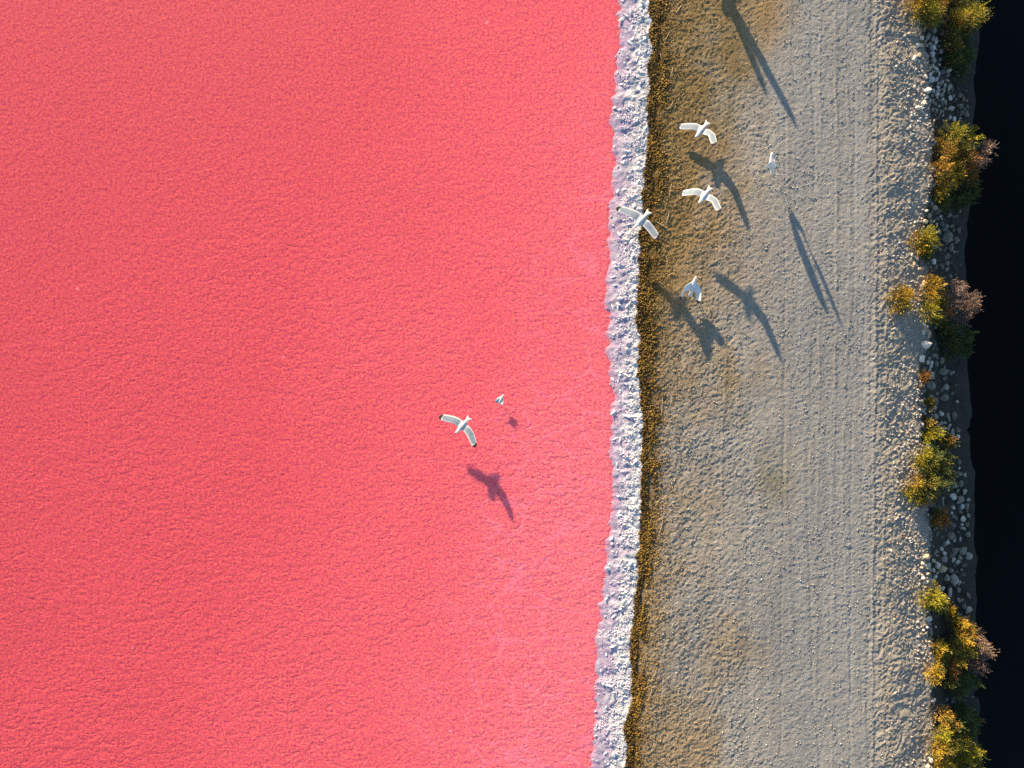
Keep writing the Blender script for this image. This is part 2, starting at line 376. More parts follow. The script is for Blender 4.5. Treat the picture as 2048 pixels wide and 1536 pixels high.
def soil_colour(X, Y, Z):
    e, a, b = shore_lines(Y); c, w = bank_lines(Y)
    px = X * 100 + 1024; py = 768 - Y * 100
    n1 = fbm(X * 0.9, Y * 0.55, 101, 4); n2 = fbm(X * 3, Y * 3, 102, 4); n3 = fbm(X * 14, Y * 14, 103, 3)
    grey = np.array([0.296, 0.282, 0.256]); brown = np.array([0.225, 0.158, 0.070]); rust = np.array([0.33, 0.215, 0.095])
    sand = np.array([0.345, 0.30, 0.235])
    # algae-stained strip beside the shore, widest towards the north, with patches that reach into the track
    lim = 1455 + 75 * sstep(900, 150, py) if False else 1425 + 100 * (1 - sstep(0, 900, py))
    st = 1 - sstep(-110, 90, px - lim + (n1 - 0.5) * 330 + (n2 - 0.5) * 90)
    def blob(cx, cy, rx, ry): return np.exp(-(((px - cx) / rx) ** 2 + ((py - cy) / ry) ** 2))
    st = np.clip(st + 0.35 * blob(1545, 955, 45, 60) * n2 * 1.6 + 0.3 * blob(1410, 1010, 60, 60), 0, 1)
    lowr = sstep(560, 1000, py)[:, None]
    bro = brown[None] * (1 - lowr) + np.array([0.30, 0.232, 0.150])[None] * lowr
    cool = sstep(1430, 1640, px)[:, None]
    base = grey[None] * (1 - cool) + np.array([0.280, 0.277, 0.264])[None] * cool
    C = base * (1 - st[:, None]) + bro * st[:, None]
    streak = fbm(X * 9, Y * 0.22, 107, 3)[:, None]; streak2 = fbm(X * 26, Y * 0.12, 108, 2)[:, None]; C = C * (0.80 + 0.26 * streak + 0.14 * streak2)
    hot = np.clip(0.9 * blob(1530, 20, 45, 70) + 0.35 * blob(1420, 480, 120, 200), 0, 1)[:, None]
    C = C * (1 - hot) + rust[None] * hot
    sd = sstep(1725, 1790, px)[:, None] * 0.7
    C = C * (1 - sd) + sand[None] * sd
    dk = (0.35 * blob(1545, 955, 40, 55) * n2 * 2)[:, None]; C = C * (1 - dk * np.array([0.5, 0.45, 0.6])[None])
    # dark wrack stain under the clumps and thinning out
    wr = (sstep(-0.04, 0.02, X - a) * (1 - sstep(-0.16, 0.20, X - b + (n2 - 0.5) * 0.5)))[:, None]
    C = C * (1 - wr) + np.array([0.105, 0.060, 0.016])[None] * wr
    # salt crust: lavender where wet, white where dry
    dry = sstep(0.30, 0.85, (X - e) / np.maximum(a - e, 0.05) + (n2 - 0.5) * 0.9)[:, None]
    cr = sstep(0.42, 0.62, fbm(X * 11, Y * 13, 109, 3, 0.6) + 0.35 * (fbm(X * 3, Y * 4, 110, 2) - 0.5))[:, None]
    wetc = np.array([0.36, 0.30, 0.43])[None] * (1 - 0.45 * cr) + np.array([0.60, 0.57, 0.63])[None] * 0.45 * cr
    saltc = wetc * (1 - dry) + (np.array([0.34, 0.37, 0.42])[None] * (1 - cr) + np.array([0.68, 0.68, 0.69])[None] * cr) * dry
    pk = (1 - sstep(-0.02, 0.10, X - e + (n2 - 0.5) * 0.12))[:, None] * 0.75
    saltc = saltc * (1 - pk) + np.array([0.54, 0.23, 0.36])[None] * pk
    sm = (1 - sstep(-0.03, 0.03, X - a))[:, None]
    C = C * (1 - sm) + saltc * sm
    # under the lake
    # bank: grey silt, its shade put into the colour; dark mud under the ditch water
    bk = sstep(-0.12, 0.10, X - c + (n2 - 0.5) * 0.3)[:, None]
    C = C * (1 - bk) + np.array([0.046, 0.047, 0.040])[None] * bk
    md = (sstep(DITCH_Z + 0.01, DITCH_Z - 0.25, -Z * 0 + Z) if False else (1 - sstep(DITCH_Z - 0.30, DITCH_Z + 0.02, Z)))[:, None] * (X > 5)[:, None]
    C = C * (1 - md) + np.array([0.012, 0.014, 0.011])[None] * md
    far = sstep(20, 23, X)[:, None]
    C = C * (1 - far) + np.array([0.2, 0.17, 0.11])[None] * far
    C = C * (0.86 + 0.28 * n3[:, None])
    return np.clip(C, 0.002, 1)

xs = axis(1.55, 10.6, 0.02, -400, 400); ys = axis(-8.3, 8.3, 0.02, -400, 400)
me = grid_mesh('ground', xs, ys, lambda X, Y: land(X, Y), soil_colour)
tag(obj('ground', me, M['soil']), kind='structure')

lx = axis(-11, 2.6, 0.4, -400, 3.2); ly = axis(-9, 9, 0.4, -400, 400)
me = grid_mesh('lake', lx, ly, lambda X, Y: X * 0 + LAKE_Z)
tag(obj('lake', me, M['lake']), kind='structure')

me = grid_mesh('ditch_water', axis(9.0, 14, 0.5, 8.9, 21.5), ly, lambda X, Y: X * 0 + DITCH_Z)
tag(obj('ditch_water', me, M['ditch']), kind='structure')

# ------------------------------------------------------------------ loose matter too small to count
def ico(sub):
    bm = bmesh.new(); bmesh.ops.create_icosphere(bm, subdivisions=sub, radius=1.0)
    V = np.array([v.co[:] for v in bm.verts]); F = np.array([[v.index for v in f.verts] for f in bm.faces]); bm.free()
    return V, F

def scatter_mesh(name, P, S, C, sub=1, lump=0.35, flat=False):
    """many small lumps: P (n,3) centres, S (n,3) half sizes, C (n,3) colours"""
    V0, F0 = ico(sub); n = len(P); k = len(V0)
    W = V0[None] * (1 + lump * (rng.random((n, k, 1)) - 0.5) * 2)
    W = W * S[:, None, :]
    th = rng.random(n) * 2 * np.pi; c, s = np.cos(th)[:, None], np.sin(th)[:, None]
    ti = (rng.random(n)[:, None] - 0.5) * 0.9
    z = W[:, :, 2] * np.cos(ti) + W[:, :, 0] * np.sin(ti); x0 = W[:, :, 0] * np.cos(ti) - W[:, :, 2] * np.sin(ti)
    x = x0 * c - W[:, :, 1] * s; y = x0 * s + W[:, :, 1] * c
    V = np.stack([x + P[:, None, 0], y + P[:, None, 1], z + P[:, None, 2]], 2).reshape(-1, 3)
    F = (F0[None] + (np.arange(n) * k)[:, None, None]).reshape(-1, 3)
    return mesh_np(name, V, F, not flat, np.repeat(C, k, 0))

def sizes(n, lo, hi, power=2.0, el=0.35, zr=(0.45, 0.8)):
    s = lo + (hi - lo) * rng.random(n) ** power
    a = 1 + el * (rng.random(n) - 0.3) * 2
    return np.stack([s * a, s / np.sqrt(a), s * (zr[0] + (zr[1] - zr[0]) * rng.random(n))], 1)

# salt lumps
def salt_lumps():
    n = 34000
    Y = rng.random(n) * 17 - 8.5; e, a, b = shore_lines(Y)
    t = rng.random(n) * 1.1 - 0.1
    X = e + (a - e) * t
    cl = fbm(X * 4.0, Y * 5.0, 121, 3)
    prob = sstep(0.38, 1.0, t + (cl - 0.5) * 2.0) * 0.95 + 0.008
    k = (rng.random(n) < prob * 1.0) & (t < 1.0)
    X, Y, t, cl = X[k], Y[k], t[k], cl[k]
    S = sizes(len(X), 0.005, 0.022, 2.2, 0.6, (0.3, 0.55))
    S[t > 0.8] *= 0.75
    Z = land(X, Y) + S[:, 2] * 0.25
    g = 0.50 + 0.28 * rng.random(len(X))
    C = np.stack([g, g * 0.97, g * 1.0], 1); lv = np.clip(0.85 - t, 0, 1)[:, None]; C = C * (1 - lv) + np.array([0.52, 0.45, 0.58])[None] * lv
    wet = (rng.random(len(X)) < 0.10)[:, None]
    C = np.where(wet, np.array([0.62, 0.52, 0.62])[None], C)
    # longer slabs of crust washed up in rows
    m = 240
    Y2 = rng.random(m) * 17 - 8.5; e, a, b = shore_lines(Y2); t2 = 0.05 + 0.80 * rng.random(m) ** 0.8
    X2 = e + (a - e) * t2
    S2 = sizes(m, 0.018, 0.048, 1.6, 0.9, (0.3, 0.5)); Z2 = land(X2, Y2) + S2[:, 2] * 0.3
    C2 = np.full((m, 3), 0.70)
    P = np.concatenate([np.stack([X, Y, Z], 1), np.stack([X2, Y2, Z2], 1)])
    me = scatter_mesh('salt_crust', P, np.concatenate([S, S2]), np.concatenate([C, C2]), 1, 0.55, True)
    # icosphere subdivision 1 in bmesh is the 20-face solid
    tag(obj('salt_crust', me, M['salt']), 'white lumpy salt crust along the edge of the pink lake', 'salt', kind='stuff')
salt_lumps()

def wrack():
    n = 19000
    Y = rng.random(n) * 17 - 8.5; e, a, b = shore_lines(Y)
    X = a + (b - a) * (rng.random(n) ** 1.15 * 1.0 + np.abs(rng.normal(0, 0.22, n)) - 0.03)
    S = sizes(n, 0.006, 0.021, 1.7, 0.4, (0.5, 0.9))
    Z = land(X, Y) + S[:, 2] * 0.3 + 0.012 * fbm(X * 6, Y * 6, 131, 2)
    v = rng.random(n)[:, None]
    pal = np.where(v < 0.40, np.array([0.19, 0.112, 0.020])[None], np.where(v < 0.66, np.array([0.31, 0.18, 0.025])[None], np.array([0.05, 0.03, 0.015])[None]))
    pt = fbm(X * 5, Y * 3.5, 133, 3)[:, None]
    C = pal * (0.7 + 0.6 * rng.random(n)[:, None]) * np.clip(0.25 + 1.6 * (pt - 0.15), 0.3, 1.25) * 0.85
    edge = (X - a) / np.maximum(b - a, 0.05); keep = ~((edge > 0.55) & (pt[:, 0] + (rng.random(n) - 0.5) * 0.2 < 0.50))
    X, Y, Z, S, C = X[keep], Y[keep], Z[keep], S[keep], C[keep]
    # crumbs thinning out over the ground beside it
    m = 9000
    Y2 = rng.random(m) * 17 - 8.5; e, a, b = shore_lines(Y2)
    X2 = b - 0.03 + rng.exponential(0.22, m)
    S2 = sizes(m, 0.005, 0.015, 1.8, 0.5, (0.5, 0.9)); Z2 = land(X2, Y2) + S2[:, 2] * 0.4
    C2 = np.array([0.22, 0.14, 0.045])[None] * (0.6 + 0.9 * rng.random(m)[:, None])
    me = scatter_mesh('wrack', np.concatenate([np.stack([X, Y, Z], 1), np.stack([X2, Y2, Z2], 1)]), np.concatenate([S, S2]), np.concatenate([C, C2]), 1, 0.4)
    tag(obj('wrack', me, M['wrack']), 'golden brown crumbly wrack in a strip behind the salt', 'wrack', kind='stuff')
wrack()

def stone_colours(n, g0=0.30, g1=0.62, warm=0.25):
    g = g0 + (g1 - g0) * rng.random(n) ** 1.3
    k = (rng.random(n) < warm)
    C = np.stack([g, g * 0.97, g * 0.93], 1)
    C[k] = C[k] * np.array([1.05, 0.88, 0.72])
    return C

def pebbles():
    n = 16000
    Y = rng.random(n) * 17 - 8.5; c, w = bank_lines(Y)
    d = rng.random(n) ** 1.15 * 1.05
    X = c + 0.12 - d
    den = fbm(X * 1.6, Y * 1.3, 141, 3)
    py = 768 - Y * 100
    k = rng.random(n) < (0.16 + 1.5 * np.clip(den - 0.38, 0, 1)) * (1.15 - d) * np.where(py > 1330, 0.45, np.where(((py > 60) & (py < 245)) | ((py > 690) & (py < 900)) | ((py > 1000) & (py < 1170)), 1.5, 0.9)) * 1.1
    X, Y = X[k], Y[k]
    S = sizes(len(X), 0.007, 0.029, 2.4, 0.45, (0.5, 0.85)); Z = land(X, Y) + S[:, 2] * 0.35
    C = stone_colours(len(X), 0.22, 0.46, 0.3)
    m = 24000
    Y2 = rng.random(m) * 17 - 8.5; X2 = px2x(1310 + 480 * rng.random(m))
    k = rng.random(m) < 0.25 + 1.2 * np.clip(fbm(X2 * 1.5, Y2 * 1.0, 147, 3) - 0.3, 0, 1); X2, Y2 = X2[k], Y2[k]; m = len(X2)
    S2 = sizes(m, 0.005, 0.017, 3.0, 0.5, (0.5, 0.8)); Z2 = land(X2, Y2) + S2[:, 2] * 0.35
    C2 = soil_colour(X2, Y2, Z2) * (0.75 + 0.6 * rng.random((m, 1)))
    pale = rng.random(m) < 0.007; C2[pale] = 0.6
    me = scatter_mesh('pebbles', np.concatenate([np.stack([X, Y, Z], 1), np.stack([X2, Y2, Z2], 1)]), np.concatenate([S, S2]), np.concatenate([C, C2]), 1, 0.25)
    tag(obj('pebbles', me, M['pebble']), 'small pale pebbles strewn between the track and the bank', 'pebbles', kind='stuff')
    n = 2600
    Y = rng.random(n) * 17 - 8.5; c, w = bank_lines(Y)
    u = rng.random(n) ** 1.1 * 0.95; X = c + (w - c) * u
    py = 768 - Y * 100
    den = fbm(X * 1.2, Y * 1.0, 145, 3)
    sandy = ((py > 690) & (py < 940) & (u > 0.5)) | ((py > 1330) & (py < 1420))
    k = (rng.random(n) < 0.25 + 1.3 * np.clip(den - 0.35, 0, 1)) & ~(sandy & (rng.random(n) < 0.85)) & ~((u > 0.8) & (rng.random(n) < 0.7))
    X, Y = X[k], Y[k]
    S = sizes(len(X), 0.012, 0.055, 2.2, 0.4, (0.55, 0.85)); Z = land(X, Y) + S[:, 2] * 0.35
    me = scatter_mesh('rubble', np.stack([X, Y, Z], 1), S, stone_colours(len(X), 0.07, 0.28, 0.25), 2, 0.16)
    tag(obj('rubble', me, M['pebble']), 'small rubble filling the bank between the larger stones', 'rubble', kind='stuff')
pebbles()

# ------------------------------------------------------------------ bushes
PAL = {  # yellows and dark greens carry sun and shade as well as leaf colour
    'gold': [(0.41, 0.265, 0.018), (0.34, 0.25, 0.02), (0.42, 0.25, 0.03)],
    'lime': [(0.27, 0.235, 0.015), (0.34, 0.26, 0.015), (0.18, 0.19, 0.015)],
    'olive': [(0.14, 0.14, 0.025), (0.20, 0.16, 0.03), (0.11, 0.12, 0.02)],
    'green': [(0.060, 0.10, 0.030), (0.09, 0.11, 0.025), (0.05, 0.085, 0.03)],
    'orange': [(0.36, 0.195, 0.025), (0.32, 0.22, 0.025), (0.28, 0.14, 0.03)],
    'rust': [(0.26, 0.105, 0.025), (0.32, 0.14, 0.03), (0.22, 0.12, 0.04)],
    'dry': [(0.18, 0.12, 0.10), (0.14, 0.10, 0.09), (0.22, 0.15, 0.105)],
}
def clump(px, py, r, top, pal, dens=1.0, spread=0.35):
    """sprigs of one rounded clump; returns leaf quads and stems"""
    x, y, z = ground_at(px, py, top * 0.6); rr = r / 100.0 * 0.86
    n = int((150 + 7600 * rr * rr) * dens)
    ang = rng.random(n) * 2 * np.pi; q = np.sqrt(rng.random(n))
    # uneven outline
    lob = 1 + 0.20 * np.sin(ang * 3 + px) + 0.20 * np.sin(ang * 5 + py) + 0.16 * np.sin(ang * 9 + px * 2) + 0.3 * (rng.random(n) - 0.5)
    sx = q * rr * lob * np.cos(ang); sy = q * rr * lob * np.sin(ang)
    dome = np.sqrt(np.clip(1 - (q * 0.95) ** 2, 0, 1))
    bumps = fbm((x + sx) * 9, (y + sy) * 9, int(px) % 97, 2)
    lev = 0.45 + 0.55 * rng.random(n)
    sz = top * (0.25 + 0.75 * dome) * (0.40 + 1.05 * bumps) * lev
    base = np.stack([x + sx, y + sy, z + sz], 1)
    d = np.stack([sx / rr * 1.15, sy / rr * 1.15, 0.55 + dome * 0.7], 1) + (rng.random((n, 3)) - 0.5) * spread * 2
    d /= np.linalg.norm(d, axis=1, keepdims=True)
    cols = np.array(pal); ci = rng.integers(0, len(cols), n)
    low = np.array([(0.075, 0.10, 0.022), (0.11, 0.115, 0.02), (0.20, 0.12, 0.03)])
    patch = fbm((x + sx) * 12, (y + sy) * 12, int(py) % 89, 2) + (rng.random(n) - 0.5) * 0.35
    scol = np.where((patch < 0.37)[:, None], low[rng.integers(0, 3, n)], cols[ci]) if pal is not PAL['dry'] else cols[ci]
    scol = scol * (0.78 + 0.7 * rng.random((n, 1)))
    k = 7
    V = []; C = []
    ln = (0.013 + 0.016 * rng.random((n, 1))) * np.where(rng.random((n, 1)) < 0.12, 1.35, 1.0)
    for j in range(k):
        o = base + d * (ln * 0.55 * j) + (rng.random((n, 3)) - 0.5) * 0.012
        ax = d + (rng.random((n, 3)) - 0.5) * 1.1; ax /= np.linalg.norm(ax, axis=1, keepdims=True)
        sd = np.cross(ax, rng.random((n, 3)) - 0.5); sd /= np.maximum(np.linalg.norm(sd, axis=1, keepdims=True), 1e-5)
        w = ln * 0.22
        V.append(np.stack([o, o + ax * ln * 0.55 + sd * w, o + ax * ln * 1.15, o + ax * ln * 0.55 - sd * w], 1))
        C.append(np.repeat((scol * (0.85 + 0.3 * rng.random((n, 1))))[:, None], 4, 1))
    V = np.concatenate(V).reshape(-1, 3); C = np.concatenate(C).reshape(-1, 3)
    # stems fanning from the root
    ns = max(5, int(n * 0.03)); pick = rng.integers(0, n, ns)
    stems = [((x + sx[i] * 0.15, y + sy[i] * 0.15, z - 0.03), tuple(base[i] + d[i] * 0.02)) for i in pick]
    return V, C, stems, (x, y, z)

def stem_mesh(stems, r0=0.006, r1=0.0025):
    V = []; F = []
    for a, b in stems:
        a = Vector(a); b = Vector(b); m = (a + b) / 2 + Vector(((random.random() - .5) * .05, (random.random() - .5) * .05, .03))
        base = len(V)
        for p, r in ((a, r0), (m, (r0 + r1) / 2), (b, r1)):
            for k in range(4):
                t = k * math.pi / 2
                V.append((p.x + r * math.cos(t), p.y + r * math.sin(t), p.z))
        for s in range(2):
            for k in range(4):
                F.append((base + s * 4 + k, base + s * 4 + (k + 1) % 4, base + s * 4 + 4 + (k + 1) % 4, base + s * 4 + 4 + k))
    return mesh_np('branches', np.array(V), np.array(F), True)

LANDMARK = []
def bush(name, label, lobes, cat='bush', group='bushes along the top of the bank', spread=0.35, dens=1.0, mark=None):
    Vs = []; Cs = []; st = []; cs = []
    for (px, py, r, top, pal) in lobes:
        V, C, s, c = clump(px, py, r, top, PAL[pal], dens, spread if pal != 'dry' else 0.6)
        Vs.append(V); Cs.append(C); st += s; cs.append(c)
    o = np.mean(np.array(cs), 0); o[2] = min(c[2] for c in cs)
    root = empty(name, tuple(o)); tag(root, label, cat, group)
    V = np.concatenate(Vs) - o[None]; C = np.concatenate(Cs)
    F = np.arange(len(V)).reshape(-1, 4)
    obj('foliage', mesh_np('foliage', V, F, False, C), M['leaf'], root)
    sm = stem_mesh([((a[0] - o[0], a[1] - o[1], a[2] - o[2]), (b[0] - o[0], b[1] - o[1], b[2] - o[2])) for a, b in st])
    tag(obj('branches', sm, M['bark'], root), kind='stuff')
    if mark: LANDMARK.append((mark, np.mean([l[0] for l in lobes]), np.mean([l[1] for l in lobes]), max(l[2] for l in lobes)))
    return root

bush('saltbush', 'golden bush cut by the top edge at the track side of the bank', [(1835, 10, 22, .34, 'gold'), (1858, 20, 23, .38, 'lime'), (1882, 6, 20, .40, 'orange'), (1850, 40, 17, .20, 'olive'), (1868, 40, 14, .2, 'olive'), (1845, -15, 25, .35, 'gold'), (1885, -20, 26, .4, 'olive')], mark='golden bush at the top edge')
bush('saltbush', 'olive bush over the black water just below the top edge', [(1945, 26, 22, .85, 'lime'), (1922, 32, 17, .70, 'lime'), (1932, 46, 18, .50, 'olive'), (1958, 34, 14, .7, 'olive'), (1912, 44, 15, .5, 'rust'), (1935, 0, 24, .35, 'green'), (1915, 5, 22, .3, 'green')], mark='olive bush at the top')
bush('saltbush', 'straggling dark green bush trailing down the bank below the olive bush', [(1906, 70, 13, .42, 'olive'), (1908, 92, 14, .40, 'olive'), (1912, 115, 15, .34, 'green'), (1926, 80, 18, .3, 'green'), (1930, 110, 20, .28, 'green'), (1922, 140, 18, .25, 'green'), (1905, 120, 12, .3, 'green')], mark='dark trailing bush')
bush('saltbush', 'largest bush, orange and golden with greener top, leaning over the black water', [(1905, 270, 24, .50, 'lime'), (1938, 274, 24, .64, 'lime'), (1892, 300, 22, .42, 'orange'), (1920, 302, 24, .55, 'olive'), (1930, 318, 24, .62, 'rust'), (1965, 302, 20, .75, 'dry'), (1884, 338, 18, .34, 'orange'), (1910, 342, 24, .50, 'gold'), (1890, 368, 18, .30, 'gold'), (1880, 388, 12, .22, 'gold'), (1940, 345, 20, .46, 'orange'), (1950, 325, 18, .6, 'dry')], mark='largest orange bush')
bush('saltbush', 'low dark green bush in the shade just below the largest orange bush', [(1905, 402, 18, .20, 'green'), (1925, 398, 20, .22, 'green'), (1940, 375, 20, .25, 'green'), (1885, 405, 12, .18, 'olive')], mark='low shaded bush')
bush('saltbush', 'small yellow-green tufted bush left of the big slate boulder', [(1852, 474, 19, .24, 'lime'), (1838, 482, 13, .18, 'gold'), (1845, 496, 13, .18, 'gold'), (1864, 486, 13, .22, 'olive'), (1852, 510, 12, .12, 'green')], spread=0.5, mark='small tufted bush')
bush('saltbush', 'lone small yellow bush standing out on the edge of the track', [(1802, 596, 20, .20, 'gold'), (1800, 612, 16, .14, 'gold'), (1812, 588, 12, .18, 'gold')], spread=0.55, mark='lone yellow bush')
bush('saltbush', 'tall narrow yellow bush beside the dry mauve bush', [(1867, 570, 18, .34, 'gold'), (1864, 592, 17, .32, 'gold'), (1878, 600, 14, .30, 'lime'), (1857, 622, 17, .30, 'lime'), (1870, 636, 12, .2, 'olive')], mark='narrow yellow bush')
bush('dry_bush', 'dry mauve grey bush with bare twigs over the black water', [(1908, 575, 19, .66, 'dry'), (1902, 600, 22, .58, 'dry'), (1934, 602, 20, .64, 'dry'), (1945, 612, 14, .66, 'dry'), (1890, 625, 17, .45, 'rust'), (1922, 628, 19, .48, 'dry')], dens=0.75, mark='dry mauve bush')
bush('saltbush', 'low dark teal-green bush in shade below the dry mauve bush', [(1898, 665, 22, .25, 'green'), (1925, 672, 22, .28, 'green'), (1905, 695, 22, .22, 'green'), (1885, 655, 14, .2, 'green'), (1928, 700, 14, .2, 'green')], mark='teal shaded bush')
bush('dry_tuft', 'tiny rust brown tuft halfway down the pebbly margin', [(1848, 752, 7, .09, 'rust')], 'grass tuft', 'tufts among the stones', 0.7, 1.2)
bush('dry_tuft', 'tiny golden tuft just above a pair of round pale stones', [(1858, 807, 7, .10, 'gold')], 'grass tuft', 'tufts among the stones', 0.6, 1.2)
bush('dry_tuft', 'tiny golden tuft above the round lime green bush', [(1855, 846, 6, .09, 'gold')], 'grass tuft', 'tufts among the stones', 0.6, 1.2)
bush('saltbush', 'small round lime green bush right above the broad green bush', [(1868, 866, 17, .24, 'lime'), (1858, 874, 12, .17, 'lime')], mark='small round lime bush')
bush('dry_tuft', 'upright rust orange tuft beside the small round lime bush', [(1895, 880, 9, .38, 'rust'), (1899, 888, 7, .32, 'orange')], 'grass tuft', 'tufts among the stones', 0.4, 1.3)
bush('saltbush', 'broad green bush with yellow left edge around a white stone', [(1848, 908, 14, .24, 'lime'), (1838, 926, 12, .2, 'lime'), (1868, 912, 18, .24, 'green'), (1888, 918, 20, .26, 'green'), (1858, 930, 18, .26, 'olive'), (1880, 940, 22, .30, 'green'), (1832, 968, 15, .20, 'gold'), (1822, 985, 13, .16, 'lime'), (1836, 992, 15, .18, 'lime'), (1856, 962, 20, .28, 'olive'), (1875, 968, 20, .28, 'green'), (1855, 985, 16, .22, 'green'), (1895, 955, 16, .25, 'green'), (1843, 1002, 10, .12, 'orange')], mark='broad green bush')
bush('saltbush', 'small rust red bush below the broad green bush', [(1878, 1028, 13, .20, 'rust'), (1884, 1040, 12, .20, 'rust'), (1872, 1042, 9, .15, 'rust')], spread=0.5, mark='rust red bush')
bush('saltbush', 'round bright yellow-green bush below the heap of stones', [(1864, 1195, 22, .30, 'lime'), (1876, 1200, 14, .27, 'lime'), (1858, 1206, 14, .2, 'lime'), (1876, 1215, 12, .15, 'green')], mark='round yellow-green bush')
bush('dry_tuft', 'small yellow tuft beside a white stone right of the round bush', [(1900, 1219, 7, .24, 'gold'), (1904, 1229, 6, .20, 'gold')], 'grass tuft', 'tufts among the stones', 0.4, 1.3)
bush('dry_tuft', 'narrow golden tuft above the big mauve and orange bush', [(1923, 1244, 7, .46, 'gold'), (1920, 1252, 6, .4, 'gold')], 'grass tuft', 'tufts among the stones', 0.4, 1.3)
bush('saltbush', 'big mixed bush, orange and mauve, jutting over the water near the bottom', [(1940, 1266, 18, .66, 'orange'), (1955, 1278, 16, .72, 'dry'), (1926, 1278, 15, .55, 'gold'), (1946, 1290, 16, .6, 'lime'), (1966, 1300, 14, .7, 'dry'), (1908, 1296, 15, .40, 'olive'), (1930, 1305, 15, .45, 'olive'), (1916, 1322, 16, .46, 'gold'), (1948, 1322, 18, .52, 'dry'), (1962, 1330, 14, .55, 'dry'), (1902, 1340, 15, .36, 'rust'), (1900, 1365, 14, .30, 'olive'), (1925, 1350, 18, .36, 'green'), (1918, 1378, 18, .28, 'green'), (1945, 1360, 16, .35, 'green')], mark='big mixed bush')
bush('saltbush', 'small bright yellow bush left of the big mixed bush', [(1878, 1296, 15, .25, 'gold'), (1887, 1304, 13, .24, 'lime'), (1884, 1318, 10, .14, 'green')], mark='small bright yellow bush')
bush('saltbush', 'small golden bush by the track edge, below the bright yellow one', [(1870, 1340, 15, .22, 'gold'), (1866, 1354, 11, .16, 'gold')], mark='small golden bush')
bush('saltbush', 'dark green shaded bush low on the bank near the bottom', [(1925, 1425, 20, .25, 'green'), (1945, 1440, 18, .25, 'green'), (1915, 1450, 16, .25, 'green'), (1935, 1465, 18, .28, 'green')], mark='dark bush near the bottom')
bush('saltbush', 'large golden green bush cut by the bottom edge', [(1888, 1430, 15, .30, 'orange'), (1898, 1448, 15, .36, 'orange'), (1885, 1470, 16, .36, 'lime'), (1902, 1472, 16, .40, 'olive'), (1880, 1498, 18, .34, 'gold'), (1905, 1495, 18, .42, 'lime'), (1928, 1490, 18, .46, 'lime'), (1948, 1508, 18, .55, 'lime'), (1925, 1518, 20, .46, 'lime'), (1890, 1525, 20, .38, 'gold'), (1915, 1545, 22, .45, 'gold'), (1945, 1540, 20, .5, 'olive'), (1880, 1550, 18, .35, 'gold')], mark='large bush at the bottom edge')

